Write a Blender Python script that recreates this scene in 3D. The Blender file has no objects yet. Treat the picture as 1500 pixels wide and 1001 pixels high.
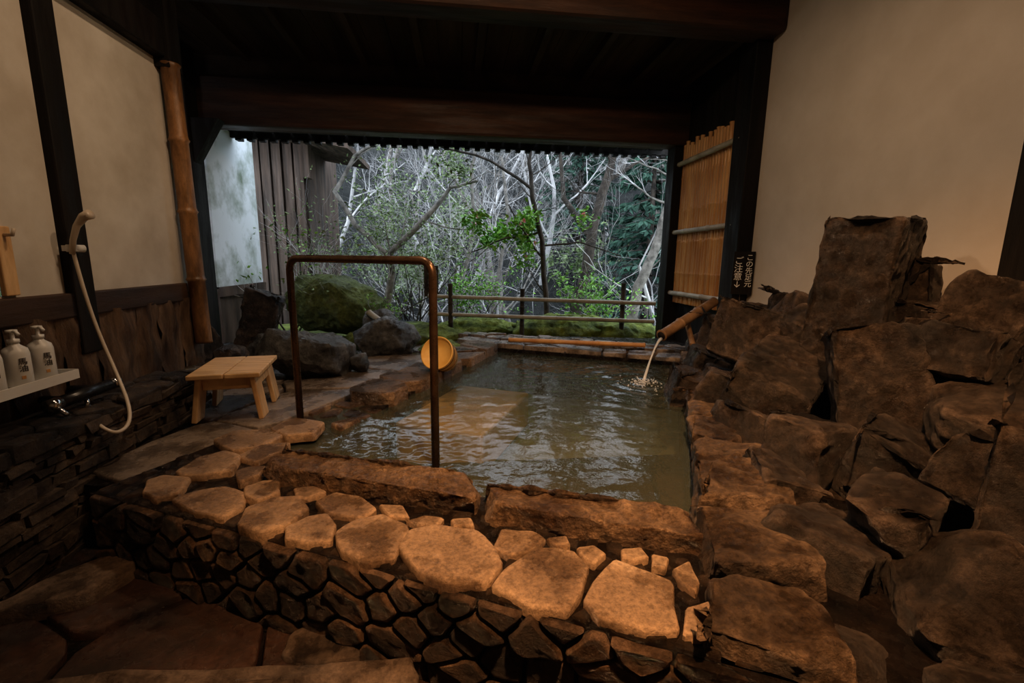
import bpy, bmesh, math, random
from mathutils import Vector, Matrix, noise, Euler
random.seed(7)
D=bpy.data
# ------------------------------------------------------------------ camera
cam=D.cameras.new('camera'); co=D.objects.new('camera',cam); bpy.context.collection.objects.link(co)
cam.lens=16; cam.sensor_width=36; cam.clip_end=300; cam.clip_start=.02
th=math.radians(6.8); pt=math.radians(10.2); roll=math.radians(0.8)
F=Vector((math.sin(th)*math.cos(pt),math.cos(th)*math.cos(pt),-math.sin(pt)))
R=F.cross(Vector((0,0,1))).normalized(); U=R.cross(F)
R2=R*math.cos(roll)+U*math.sin(roll); U2=-R*math.sin(roll)+U*math.cos(roll)
M=Matrix((R2,U2,-F)).transposed().to_4x4(); M.translation=Vector((0,0,1))
co.matrix_world=M
bpy.context.scene.camera=co
# survey helpers: sight line measured in the photo -> point on a real plane of the room
f=16/36*1500
EYE=Vector((0,0,1))
def ray(x,y): return R2*((x-750)/f)+U2*((500.5-y)/f)+F
def G(x,y,z=0):
    d=ray(x,y); return EYE+d*((z-1)/d.z)
def PX(x,y,X):
    d=ray(x,y); return EYE+d*(X/d.x)
def PY(x,y,Y):
    d=ray(x,y); return EYE+d*(Y/d.y)
# pool frame
CU=Vector((.901,-.434,0)); CV=Vector((.434,.901,0)); P0=Vector((1.0,1.67,0))
def W(u,v,z=0): return P0+CU*u+CV*v+Vector((0,0,z))
PANG=math.atan2(-.434,.901)
# ------------------------------------------------------------------ materials
def ramp(nt,stops,src):
    r=nt.nodes.new('ShaderNodeValToRGB'); e=r.color_ramp.elements
    while len(e)<len(stops): e.new(.5)
    for i,(p,c) in enumerate(stops):
        e[i].position=p; e[i].color=(c[0],c[1],c[2],1)
    nt.links.new(src,r.inputs[0]); return r.outputs[0]
def tex(nt,kind,scale,vec,detail=6,rough=.6,**k):
    n=nt.nodes.new('ShaderNodeTex'+kind); n.inputs['Scale'].default_value=scale
    if 'Detail' in n.inputs: n.inputs['Detail'].default_value=detail
    if kind=='Noise': n.inputs['Roughness'].default_value=rough
    nt.links.new(vec,n.inputs['Vector']); return n
def newmat(name):
    m=D.materials.new(name); m.use_nodes=True; nt=m.node_tree
    b=nt.nodes['Principled BSDF']; return m,nt,b
def coords(nt,scale=(1,1,1),rot=(0,0,0)):
    t=nt.nodes.new('ShaderNodeNewGeometry'); mp=nt.nodes.new('ShaderNodeMapping')
    mp.inputs['Scale'].default_value=scale; mp.inputs['Rotation'].default_value=rot
    nt.links.new(t.outputs['Position'],mp.inputs[0]); return mp.outputs[0]
def noisy(name,c1,c2,scale=4,rough=(.5,.8),bump=.3,bscale=20,stretch=(1,1,1),mid=.5,w=.15,dist=.02,c3=None,voro=0,spec=.5,rot=(0,0,0),speck=0,edge=0,slo=.6,wet=0,wd=.6):
    m,nt,b=newmat(name); v=coords(nt,stretch,rot); L=nt.links.new
    n=tex(nt,'Noise',scale,v,7,.6)
    st=[(mid-w,c1),(mid+w,c2)]
    if c3: st.append((min(.95,mid+w*2),c3))
    col=ramp(nt,st,n.outputs['Fac'])
    def mul(col,src,fac=1,mode='MULTIPLY'):
        mm=nt.nodes.new('ShaderNodeMix'); mm.data_type='RGBA'; mm.blend_type=mode; mm.inputs[0].default_value=fac
        L(col,mm.inputs[6]); L(src,mm.inputs[7]); return mm.outputs[2]
    if speck:
        ns=tex(nt,'Noise',speck,v,7,.8); col=mul(col,ramp(nt,[(.38,(slo,slo,slo)),(.62,(1.2,1.2,1.2))],ns.outputs['Fac']))
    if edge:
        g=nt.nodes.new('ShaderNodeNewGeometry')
        col=mul(col,ramp(nt,[(.44,(.35,.35,.35)),(.5,(1,1,1)),(.56,(1+edge,1+edge,1+edge))],g.outputs['Pointiness']))  # pale worn edges double as painted rim light, dark crevices are painted shade
    n2=tex(nt,'Noise',scale*(1.7 if not wet else wet),v,5,.6)
    if wet: # wet patches: darker and glossier
        col=mul(col,ramp(nt,[(.42,(wd,wd*.97,wd*.95)),(.52,(1,1,1))],n2.outputs['Fac']))
    L(col,b.inputs['Base Color'])
    L(ramp(nt,[(.42,(rough[0],)*3),(.56,(rough[1],)*3)],n2.outputs['Fac']),b.inputs['Roughness'])
    n3=tex(nt,'Noise',bscale,v,9,.78); h=n3.outputs['Fac']
    if voro:
        vo=tex(nt,'Voronoi',voro,v); mx=nt.nodes.new('ShaderNodeMath'); mx.operation='MULTIPLY_ADD'; mx.inputs[1].default_value=.6
        L(vo.outputs['Distance'],mx.inputs[0]); L(h,mx.inputs[2]); h=mx.outputs[0]
    bp=nt.nodes.new('ShaderNodeBump'); bp.inputs['Strength'].default_value=bump; bp.inputs['Distance'].default_value=dist
    L(h,bp.inputs['Height']); L(bp.outputs[0],b.inputs['Normal'])
    b.inputs['Specular IOR Level'].default_value=spec
    return m
M_plaster=noisy('aged_plaster',(.50,.45,.38),(.68,.64,.57),1.8,(.85,.95),.15,60,dist=.004,spec=.2)
M_plasterR=noisy('tan_plaster',(.57,.51,.44),(.63,.57,.50),3,(.85,.95),.3,160,dist=.003,spec=.2)
M_plasterX=noisy('weathered_plaster',(.22,.27,.20),(.80,.84,.88),1.6,(.8,.95),.2,30,mid=.42,w=.1,spec=.2)
M_black=noisy('blackened_timber',(.006,.005,.004),(.018,.013,.010),6,(.5,.75),.3,18,(1,1,.15),spec=.3)
M_beam=noisy('beam_timber',(.022,.010,.005),(.085,.036,.017),5,(.45,.7),.4,14,(.12,1,1),speck=9)
M_rail=noisy('rail_timber',(.03,.016,.01),(.09,.05,.03),5,(.5,.7),.3,16,(1,.15,1))
M_plank=noisy('ceiling_plank',(.03,.019,.012),(.08,.048,.03),5,(.6,.8),.3,14,(1,.12,1),spec=.2)
M_bark=noisy('bark_board',(.07,.036,.02),(.34,.21,.12),5,(.5,.8),1,9,(1,1.6,.25),dist=.06,speck=7)
M_bamboo=noisy('bamboo',(.42,.20,.07),(.66,.38,.15),5,(.3,.5),.15,12,(1,1,.3))
M_bampost=noisy('bamboo_post',(.17,.085,.035),(.36,.19,.08),5,(.3,.5),.15,12,(1,1,.3),speck=10)
M_bamdark=noisy('old_bamboo',(.14,.08,.04),(.34,.21,.11),6,(.4,.6),.2,12)
M_bamgrey=noisy('grey_bamboo',(.30,.26,.20),(.5,.46,.38),6,(.5,.7),.2,12)
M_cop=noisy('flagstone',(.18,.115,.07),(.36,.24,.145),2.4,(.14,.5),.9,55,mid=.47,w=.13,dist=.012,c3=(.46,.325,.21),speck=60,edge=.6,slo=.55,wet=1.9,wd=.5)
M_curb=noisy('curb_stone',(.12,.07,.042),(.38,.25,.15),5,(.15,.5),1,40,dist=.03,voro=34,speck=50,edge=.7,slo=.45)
M_mortar=noisy('dark_mortar',(.006,.005,.004),(.03,.02,.014),9,(.08,.35),1,60,dist=.02,voro=60)
M_pebble=noisy('mortar_pebble',(.010,.008,.006),(.07,.045,.028),9,(.08,.35),1,40,dist=.02)
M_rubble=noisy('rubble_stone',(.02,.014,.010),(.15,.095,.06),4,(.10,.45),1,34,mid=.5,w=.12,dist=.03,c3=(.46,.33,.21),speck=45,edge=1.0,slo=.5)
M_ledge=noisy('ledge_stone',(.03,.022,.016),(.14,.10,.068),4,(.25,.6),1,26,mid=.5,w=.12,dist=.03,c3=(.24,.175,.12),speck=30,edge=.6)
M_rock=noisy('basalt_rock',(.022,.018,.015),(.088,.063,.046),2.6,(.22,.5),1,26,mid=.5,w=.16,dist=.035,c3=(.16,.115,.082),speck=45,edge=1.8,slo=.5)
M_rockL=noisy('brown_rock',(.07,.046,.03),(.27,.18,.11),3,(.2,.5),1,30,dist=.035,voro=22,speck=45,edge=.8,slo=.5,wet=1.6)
M_garden=noisy('garden_rock',(.04,.04,.04),(.20,.195,.185),3,(.2,.5),1,20,dist=.04,speck=30,edge=.6)
M_mossrock=noisy('mossy_rock',(.09,.12,.035),(.22,.27,.09),3,(.6,.9),1,20,dist=.04,c3=(.36,.36,.30),speck=24)
M_deck=noisy('deck_stone',(.13,.105,.085),(.31,.25,.20),2.0,(.08,.4),.6,30,dist=.012,speck=40,wet=2)
M_floor=noisy('wet_floor',(.012,.007,.005),(.07,.034,.02),3,(.10,.4),.8,24,dist=.015,speck=30)
M_slab=noisy('step_slab',(.06,.045,.035),(.26,.19,.14),3,(.2,.5),.9,34,dist=.02,speck=40,wet=2)
M_basin=noisy('basin_stone',(.14,.14,.11),(.25,.235,.18),2.5,(.5,.8),.3,12)
M_bench=noisy('bench_stone',(.55,.36,.22),(.72,.50,.32),2.5,(.5,.8),.2,12)
M_moss=noisy('moss_ground',(.07,.10,.02),(.32,.38,.08),4,(.8,1),.9,30,dist=.05,speck=20)
M_wood=noisy('hinoki_wood',(.56,.34,.16),(.78,.53,.28),5,(.4,.55),.15,20,(1,6,1))
M_woodY=noisy('bucket_wood',(.72,.43,.12),(.86,.57,.2),7,(.4,.6),.15,22)
M_shed=noisy('shed_board',(.035,.024,.018),(.16,.11,.085),4,(.7,.9),.4,14,(3,1,.2))
M_bronze=noisy('rail_metal',(.10,.065,.045),(.17,.11,.075),9,(.2,.4),.05,30)
M_bronze.node_tree.nodes['Principled BSDF'].inputs['Metallic'].default_value=.7
M_chrome=noisy('chrome',(.6,.6,.6),(.7,.7,.7),4,(.1,.2),0,30)
M_chrome.node_tree.nodes['Principled BSDF'].inputs['Metallic'].default_value=1
M_dark=noisy('black_plastic',(.012,.012,.014),(.02,.02,.022),4,(.25,.35),0,30)
M_hose=noisy('cream_hose',(.55,.46,.36),(.62,.53,.42),4,(.3,.4),.05,80)
M_white=noisy('white_plastic',(.66,.64,.6),(.72,.70,.66),4,(.3,.4),0,30)
M_label=noisy('label_ink',(.05,.05,.05),(.08,.07,.06),4,(.5,.6),0,30)
M_trunk=noisy('bare_bark',(.09,.08,.07),(.30,.27,.24),8,(.8,.95),.4,20)
M_trunkD=noisy('dark_bark',(.02,.016,.013),(.085,.065,.05),8,(.8,.95),.4,20)
M_twig=noisy('pale_twig',(.14,.13,.13),(.82,.79,.78),.9,(.8,.95),0,20)
M_leaf=noisy('leaf_green',(.07,.24,.03),(.30,.56,.09),5,(.35,.5),0,10)
M_leafD=noisy('leaf_grey_green',(.08,.13,.05),(.30,.39,.17),3,(.5,.7),0,10)
M_leafC=noisy('conifer_green',(.015,.045,.035),(.06,.14,.09),3,(.6,.8),0,10)
M_flower=noisy('pink_flower',(.8,.3,.35),(.9,.5,.55),3,(.6,.8),0,10)
M_hill=noisy('hillside_brush',(.007,.008,.008),(.034,.036,.032),1.3,(.9,1),.8,6,(1,1,.5),mid=.5,w=.14,c3=(.04,.055,.028),dist=.3)
M_river=noisy('river_water',(.10,.12,.12),(.3,.33,.34),3,(.1,.3),.4,8)
M_signw=noisy('sign_ink',(.8,.78,.72),(.85,.83,.78),4,(.6,.7),0,10)
def water_mat():
    m=D.materials.new('onsen_water'); m.use_nodes=True; nt=m.node_tree; nt.nodes.clear()
    out=nt.nodes.new('ShaderNodeOutputMaterial'); v=coords(nt)
    n=tex(nt,'Noise',9,v,3,.5); n2=tex(nt,'Noise',30,v,2,.5)
    ad=nt.nodes.new('ShaderNodeMath'); ad.operation='MULTIPLY_ADD'; ad.inputs[1].default_value=.2
    nt.links.new(n2.outputs['Fac'],ad.inputs[0]); nt.links.new(n.outputs['Fac'],ad.inputs[2])
    bp=nt.nodes.new('ShaderNodeBump'); bp.inputs['Strength'].default_value=.2; bp.inputs['Distance'].default_value=.025
    nt.links.new(ad.outputs[0],bp.inputs['Height'])
    tr=nt.nodes.new('ShaderNodeBsdfTransparent'); tr.inputs[0].default_value=(.74,.76,.64,1)
    df=nt.nodes.new('ShaderNodeBsdfDiffuse'); df.inputs[0].default_value=(.15,.17,.13,1)
    gl=nt.nodes.new('ShaderNodeBsdfGlossy'); gl.inputs['Roughness'].default_value=.015
    mx=nt.nodes.new('ShaderNodeMixShader'); mx.inputs[0].default_value=.28
    fr=nt.nodes.new('ShaderNodeFresnel'); fr.inputs[0].default_value=1.38
    m2=nt.nodes.new('ShaderNodeMixShader')
    L=nt.links.new
    L(bp.outputs[0],gl.inputs['Normal']); L(bp.outputs[0],fr.inputs['Normal'])
    L(tr.outputs[0],mx.inputs[1]); L(df.outputs[0],mx.inputs[2]); L(fr.outputs[0],m2.inputs[0])
    L(mx.outputs[0],m2.inputs[1]); L(gl.outputs[0],m2.inputs[2]); L(m2.outputs[0],out.inputs[0])
    return m
M_water=water_mat()
def stream_mat():
    m,nt,b=newmat('falling_water'); b.inputs['Base Color'].default_value=(.75,.8,.85,1); b.inputs['Roughness'].default_value=.1
    b.inputs['Alpha'].default_value=.5; return m
M_stream=stream_mat()
# ------------------------------------------------------------------ mesh builder
def ident(x,y,z): return (x,y,z)
class MB:
    def __init__(s): s.v=[];s.f=[];s.m=[];s.s=[]
    def add(s,vs,fs,mi=0,sm=False):
        o=len(s.v); s.v+= [tuple(x) for x in vs]
        for q in fs: s.f.append([i+o for i in q]); s.m.append(mi); s.s.append(sm)
    def box(s,c,size,rot=0,mi=0,jit=0):
        if not isinstance(rot,(int,float)): Mx=rot
        else: Mx=Matrix.Rotation(rot,3,'Z')
        hx,hy,hz=[a/2 for a in size]; c=Vector(c); vs=[]
        for z in (-hz,hz):
            for x,y in ((-hx,-hy),(hx,-hy),(hx,hy),(-hx,hy)):
                q=Vector((x,y,z))
                if jit: q+=Vector([random.uniform(-jit,jit) for _ in range(3)])
                vs.append(c+Mx@q)
        s.add(vs,[(3,2,1,0),(4,5,6,7),(0,1,5,4),(1,2,6,5),(2,3,7,6),(3,0,4,7)],mi)
    def bx(s,x0,x1,y0,y1,z0,z1,mi=0): s.box(((x0+x1)/2,(y0+y1)/2,(z0+z1)/2),(x1-x0,y1-y0,z1-z0),0,mi)
    def prism(s,poly,z0,z1,mi=0):
        n=len(poly)
        a=sum(poly[i][0]*poly[(i+1)%n][1]-poly[(i+1)%n][0]*poly[i][1] for i in range(n))
        if a<0: poly=poly[::-1]
        vs=[(p[0],p[1],z0) for p in poly]+[(p[0],p[1],z1) for p in poly]
        s.add(vs,[tuple(range(n-1,-1,-1)),tuple(range(n,2*n))]+[(i,(i+1)%n,n+(i+1)%n,n+i) for i in range(n)],mi)
    def tube(s,pts,rad,n=8,mi=0,cap=True):
        pts=[Vector(p) for p in pts]; N=len(pts)
        if isinstance(rad,(int,float)): rad=[rad]*N
        vs=[]; up=None
        for i,p in enumerate(pts):
            t=(pts[min(i+1,N-1)]-pts[max(i-1,0)]).normalized()
            if up is None: up=t.orthogonal().normalized()
            else:
                up=(up-t*up.dot(t))
                up=up.normalized() if up.length>1e-5 else t.orthogonal().normalized()
            sd=t.cross(up)
            for k in range(n):
                a=2*math.pi*k/n; vs.append(p+(up*math.cos(a)+sd*math.sin(a))*rad[i])
        fs=[(i*n+k,i*n+(k+1)%n,(i+1)*n+(k+1)%n,(i+1)*n+k) for i in range(N-1) for k in range(n)]
        if cap: fs+=[tuple(range(n-1,-1,-1)),tuple((N-1)*n+k for k in range(n))]
        s.add(vs,fs,mi,True)
    def bamboo(s,a,b,r,mi=0,seg=.3,n=10):
        a=Vector(a);b=Vector(b);L=(b-a).length;k=max(1,int(L/seg)); pts=[];rad=[]
        for i in range(k):
            for t,q in ((0,1.0),(.04,.94),(.5,.93),(.95,.95),(.985,1.12)):
                pts.append(a.lerp(b,(i+t)/k)); rad.append(r*q)
        pts.append(b);rad.append(r)
        s.tube(pts,rad,n,mi)
    def lathe(s,prof,Mx,n=24,mi=0,sm=True):
        vs=[]
        for r,z in prof:
            for k in range(n):
                a=2*math.pi*k/n; vs.append(Mx@Vector((r*math.cos(a),r*math.sin(a),z)))
        N=len(prof)
        fs=[(i*n+k,i*n+(k+1)%n,(i+1)*n+(k+1)%n,(i+1)*n+k) for i in range(N-1) for k in range(n)]
        fs+=[tuple(range(n-1,-1,-1)),tuple((N-1)*n+k for k in range(n))]
        s.add(vs,fs,mi,sm)
    def rock(s,c,size,seed,rot=(0,0,0),boxy=False,rough=.02,mi=0,npt=16,edge=.045,xmax=None):
        # faceted boulder: convex hull, subdivided and roughened
        rd=random.Random(seed); P=[]
        if boxy:
            for sx in (-1,1):
                for sy in (-1,1):
                    for sz in (-1,1):
                        q=Vector((sx*rd.uniform(.72,1.0),sy*rd.uniform(.72,1.0),sz*rd.uniform(.78,1.0)))
                        ch=rd.choice((.08,.2,.35,.55))
                        for ax in range(3):
                            w_=q.copy(); w_[ax]*=1-ch*rd.uniform(.5,1.2); P.append(w_)
        else:
            for _ in range(npt):
                d=Vector([rd.gauss(0,1) for _ in range(3)]).normalized(); P.append(d*rd.uniform(.88,1.05))
        bm=bmesh.new()
        for q in P: bm.verts.new((q.x*size[0],q.y*size[1],q.z*size[2]))
        r=bmesh.ops.convex_hull(bm,input=bm.verts[:])
        bad=[e for e in r['geom_interior']+r['geom_unused'] if isinstance(e,bmesh.types.BMVert)]
        if bad: bmesh.ops.delete(bm,geom=list(set(bad)),context='VERTS')
        bmesh.ops.recalc_face_normals(bm,faces=bm.faces[:])
        bmesh.ops.bevel(bm,geom=bm.edges[:],offset=min(size)*.05,segments=1,affect='EDGES',profile=.6)
        for _ in range(7):
            es=[e for e in bm.edges if e.calc_length()>edge]
            if not es: break
            bmesh.ops.subdivide_edges(bm,edges=es,cuts=1); bmesh.ops.triangulate(bm,faces=[x for x in bm.faces if len(x.verts)>3])
        bm.normal_update(); off=Vector((seed*3.1,seed*1.7,seed)); E=Euler(rot).to_matrix(); c=Vector(c)
        vs=[]; A=rough
        for v in bm.verts:
            q=v.co+v.normal*(noise.fractal(v.co*5+off,1.0,2.1,4)*A*.9+noise.noise(v.co*24+off)*A*.3-abs(noise.noise(v.co*10+off))*A*.9)
            q=c+E@q
            if xmax is not None and q.x>xmax: q.x=xmax
            vs.append(q)
        fsx=[[v.index for v in fa.verts] for fa in bm.faces]; bm.free()
        s.add(vs,fsx,mi,True)
    def stone(s,poly,z0,z1,mi=0,seed=0,grow=1.0,T=ident,soft=.12,it=1,amp=.004,wob=.035):
        rd=random.Random(seed)
        cx=sum(p[0] for p in poly)/len(poly); cy=sum(p[1] for p in poly)/len(poly)
        P=[Vector(((p[0]-cx)*grow+cx,(p[1]-cy)*grow+cy)) for p in poly]
        n=len(P); a=sum(P[i].x*P[(i+1)%n].y-P[(i+1)%n].x*P[i].y for i in range(n))
        if a<0: P=P[::-1]
        for _ in range(it):
            Q=[]
            for i in range(len(P)):
                p,q=P[i],P[(i+1)%len(P)]; Q+=[p.lerp(q,soft),p.lerp(q,.5)+Vector((rd.uniform(-1,1),rd.uniform(-1,1)))*(p-q).length*.035,p.lerp(q,1-soft)]
            P=Q
        n=len(P); c=Vector((cx,cy))
        P=[c+(p-c)*(1+noise.noise(Vector((p.x*22,p.y*22,seed)))*wob) for p in P]
        rm=sum((p-c).length for p in P)/n
        b=min(.2,.009/max(rm,.01))
        rings=[(1,z0),(1.0,z1-.009),(1-b*.5,z1-.003),(1-b,z1),(.75,z1),(.5,z1),(.25,z1)]
        vs=[];tilt=(rd.uniform(-.03,.03),rd.uniform(-.03,.03))
        for k,z in rings:
            for p in P:
                q=c+(p-c)*k
                zz=z+ (0 if z==z0 else (q.x-cx)*tilt[0]+(q.y-cy)*tilt[1]+noise.fractal(Vector((q.x*11,q.y*11,seed)),1,2,4)*amp)
                vs.append(T(q.x,q.y,zz))
        N=len(rings); fs=[(i*n+k,i*n+(k+1)%n,(i+1)*n+(k+1)%n,(i+1)*n+k) for i in range(N-1) for k in range(n)]
        fs.append(tuple((N-1)*n+k for k in range(n)))
        s.add(vs,fs,mi,True)
    def leaf(s,c,L,w,d,mi=0):
        d=d.normalized(); sd=d.orthogonal().normalized(); sd=Matrix.Rotation(random.uniform(0,6.28),3,d)@sd; nn=d.cross(sd)*w*.25
        c=Vector(c)
        s.add([c,c+d*L*.5+sd*w*.5+nn,c+d*L,c+d*L*.5-sd*w*.5+nn],[(0,1,2),(0,2,3)],mi)
    def obj(s,name,mats,parent=None,bevel=0,bseg=2,sharp=None):
        me=D.meshes.new(name); me.from_pydata(s.v,[],s.f)
        if not isinstance(mats,(list,tuple)): mats=[mats]
        for m in mats: me.materials.append(m)
        me.polygons.foreach_set('material_index',s.m); me.polygons.foreach_set('use_smooth',s.s); me.update()
        if sharp: me.set_sharp_from_angle(angle=math.radians(sharp))
        o=D.objects.new(name,me); bpy.context.collection.objects.link(o)
        if parent: o.parent=parent
        if bevel:
            b=o.modifiers.new('bevel','BEVEL'); b.width=bevel; b.segments=bseg; b.limit_method='ANGLE'
        return o
def empty(name,loc=(0,0,0)):
    e=D.objects.new(name,None); e.location=loc; bpy.context.collection.objects.link(e); return e
def cells(x0,x1,y0,y1,n,gap,seed,asp=1.0):
    # voronoi cells of a rectangle (asp stretches cells along x)
    rd=random.Random(seed); S=[]; k=0
    area=(x1-x0)*(y1-y0); dm=math.sqrt(area/n/asp)*.68
    while len(S)<n and k<n*40:
        k+=1; p=(rd.uniform(x0,x1)/asp,rd.uniform(y0,y1))
        if all((p[0]-q[0])**2+(p[1]-q[1])**2>dm*dm for q in S): S.append(p)
    out=[]
    for i,p in enumerate(S):
        poly=[(x0/asp,y0),(x1/asp,y0),(x1/asp,y1),(x0/asp,y1)]
        for j,q in enumerate(S):
            if i==j or (p[0]-q[0])**2+(p[1]-q[1])**2>(dm*4.5)**2: continue
            nx,ny=q[0]-p[0],q[1]-p[1]; L=math.hypot(nx,ny); nx/=L;ny/=L
            h=nx*(p[0]+q[0])/2+ny*(p[1]+q[1])/2-gap/2; new=[]
            for a in range(len(poly)):
                A=poly[a];B=poly[(a+1)%len(poly)]; da=nx*A[0]+ny*A[1]-h; db=nx*B[0]+ny*B[1]-h
                if da<=0: new.append(A)
                if (da<0)!=(db<0) and abs(da-db)>1e-9:
                    t=da/(da-db); new.append((A[0]+(B[0]-A[0])*t,A[1]+(B[1]-A[1])*t))
            poly=new
            if len(poly)<3: break
        if len(poly)>=3: out.append([(a*asp,b) for a,b in poly])
    return out
# ------------------------------------------------------------------ room shell
m=MB(); m.bx(-2.3,-2.1,-1.6,3.85,.72,2.4); m.bx(-2.3,-2.11,-1.6,3.85,-.4,.72); m.obj('wall_left',M_plaster)
m=MB(); m.bx(-3.1,-2.3,3.75,3.85,-.4,3.4); m.bx(-3.5,-3.3,3.75,5.6,-.4,3.4); m.obj('wall_left_return',M_black)
m=MB(); m.bx(2.9,3.1,-1.6,5.95,-.45,3.6); m.obj('wall_right',M_plasterR)
m=MB(); m.bx(-2.3,3.1,-1.8,-1.6,-.45,3.6); m.obj('wall_back',M_plaster)
m=MB(); m.bx(-3.3,3.1,-1.8,4.35,3.42,3.5); m.obj('ceiling',M_plank)
m=MB()
m.bx(-3.4,3.1,4.3,6.0,3.19,3.22)
x=-3.3
while x<2.9:
    m.bx(x,x+.235,4.35,5.95,3.16,3.19); x+=.24
for x in [-2.9+i*.62 for i in range(10)]: m.bx(x,x+.07,4.4,5.7,3.08,3.16)
m.bx(-3.4,2.9,5.8,5.93,2.9,3.2)
m.obj('ceiling_planks',M_plank)
m=MB(); m.bx(-3.3,3.1,-1.8,3,-.47,-.40)
m.obj('floor',M_mortar)
m=MB()
for i,c in enumerate(cells(-2.1,1.6,-.3,2.7,44,.022,5)): m.stone(c,-.42,-.375+random.uniform(-.01,.012),0,i)
m.obj('floor_paving',M_floor,sharp=50)
m=MB(); m.bx(-2.22,-2.02,-1.6,3.74,2.36,2.6); m.bx(-2.35,-2.1,-1.6,3.74,2.6,3.42); m.obj('trim_left_beam',M_black,bevel=.01)
m=MB(); m.bx(-2.35,-2.0,3.74,3.9,2.3,3.42); m.obj('trim_left_end',M_black)
m=MB(); m.bx(-2.12,-2.06,-1.6,3.78,.66,.79); m.obj('trim_left_rail',M_rail,bevel=.008)
m=MB(); m.bx(-2.14,-2.05,2.72,2.86,.45,2.4); m.obj('timber_post',M_black,bevel=.01)
# bark wainscot: rough undulating boards
m=MB(); y=1.2;k=0
while y<3.75:
    w=random.uniform(.2,.34); k+=1
    nn=14; vs=[];fs=[]
    for j in range(nn+1):
        for i in range(7):
            a=y+.004+(w-.008)*i/6+.02*noise.noise(Vector((j*.35,k,0)))*(1 if i in(0,6) else .5); b=.15+.53*j/nn
            vs.append((-2.085+.03*math.sin(i/6*math.pi)+.035*noise.fractal(Vector((a*14,b*5,k)),1,2,3),a,b))
    for j in range(nn):
        for i in range(6): q=j*7+i; fs.append((q,q+1,q+8,q+7))
    m.add(vs,fs,0,True); y+=w
m.bx(-2.11,-2.09,1.2,3.8,.15,.68); m.obj('bark_wainscot',M_bark)
m=MB(); m.bamboo((-2.0,3.8,.32),(-2.03,3.8,2.34),.062,seg=.42,n=14); m.obj('bamboo_post',M_bampost)
m=MB(); m.bx(-3.3,2.9,5.68,5.95,2.42,2.93); m.obj('back_beam',M_beam,bevel=.03)
m=MB(); m.bx(-3.3,2.9,4.12,4.42,3.02,3.42); m.obj('front_beam',M_beam,bevel=.04)
m=MB(); m.bx(-3.25,-2.80,5.45,5.72,-.3,3.15); m.obj('corner_post',M_black,bevel=.015)
m=MB()
vs=[(-2.82,5.5,2.44),(-2.52,5.5,2.44),(-2.82,5.5,1.95),(-2.82,5.66,2.44),(-2.52,5.66,2.44),(-2.82,5.66,1.95)]
m.add(vs,[(0,2,1),(3,4,5),(0,1,4,3),(1,2,5,4),(0,3,5,2)]); m.obj('beam_bracket',M_black,bevel=.01)
m=MB(); m.bx(2.74,2.9,4.3,4.56,-.1,3.4); m.obj('timber_post.001',M_black,bevel=.01)
m=MB(); m.bx(2.70,2.88,5.74,5.95,-.1,2.5); m.obj('opening_post',M_black,bevel=.01)
m=MB(); m.bx(2.8,2.9,1.75,2.1,.9,3.4); m.obj('timber_post.002',M_black,bevel=.01)
m=MB(); m.bx(2.84,2.9,4.56,5.74,2.3,3.2); m.bx(2.87,2.9,4.56,5.74,-.1,2.4); m.obj('panel_backing',M_black)
m=MB()
for i in range(28):
    xx=-3.4+i*.23; m.box((xx,6.3,2.62),(.2,.75,.03),Euler((-.14,0,0)).to_matrix())
m.bx(-3.4,3.0,6.6,6.66,2.5,2.6)
for i in range(46): m.bx(-3.4+i*.14,-3.4+i*.14+.07,6.6,6.7,2.47,2.51)
m.obj('eave_boards',M_black)
m=MB(); y=4.62
while y<5.72:
    r=random.uniform(.024,.03); m.bamboo((2.83+random.uniform(-.008,.008),y,.48),(2.83,y,2.42+random.uniform(-.06,.05)),r,seg=.36); y+=r*2+.004
for z in (.60,1.37,2.2): m.bamboo((2.77,4.45,z+.01),(2.77,5.95,z),.032,mi=1,seg=.4)
m.obj('bamboo_screen',[M_bamboo,M_bamgrey])
# ------------------------------------------------------------------ sign
e=empty('notice_sign',(2.8,4.26,.9))
def text(s,size,loc,rot,mat,name,parent):
    c=D.curves.new(name,'FONT'); c.body=s; c.size=size; c.extrude=.001; c.align_x='CENTER'; c.align_y='CENTER'; c.space_line=.95
    o=D.objects.new(name,c); bpy.context.collection.objects.link(o); o.data.materials.append(mat)
    o.parent=parent; o.location=loc; o.rotation_euler=rot; return o
m=MB(); m.box((0,0,0),(.19,.02,.42)); m.obj('board',M_black,e)
text('こ\nの\n先\n足\n元',.068,(.05,-.012,.02),(math.pi/2,0,0),M_signw,'text_right',e)
text('ご\n注\n意\n↓',.082,(-.045,-.012,.0),(math.pi/2,0,0),M_signw,'text_left',e)
e.rotation_euler=(0,0,math.radians(-22))
# ------------------------------------------------------------------ pool structure
VF=-.20
m=MB()
def pbox(u0,u1,v0,v1,z0,z1,mi=0): m.prism([W(u0,v0)[:2],W(u1,v0)[:2],W(u1,v1)[:2],W(u0,v1)[:2]],z0,z1,mi)
pbox(-2.5,.3,-.79,VF-.03,-.4,-.03)
m.obj('pool_surround_front',M_mortar)
m=MB(); m.prism([W(.02,-.79)[:2],W(.02,3.6)[:2],(2.9,4.4),(2.9,.3),(1.4,.2)],-.4,-.03); m.obj('pool_surround_right',M_mortar)
m=MB(); m.prism([W(-2.6,3.0)[:2],W(.5,3.0)[:2],(2.9,5.8),(-.6,6.4)],-.5,-.03); m.obj('pool_surround_far',M_mortar)
m=MB(); m.prism([W(-2.5,-.66)[:2],W(-2.5,.75)[:2],W(-2.05,.75)[:2],W(-2.05,3.05)[:2],(.2,6.0),(-3.3,6.0),(-3.3,3.9),(-2.1,3.7),(-2.1,2.3)],-.4,-.075); m.obj('deck_base',M_mortar)
m=MB()
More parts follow.
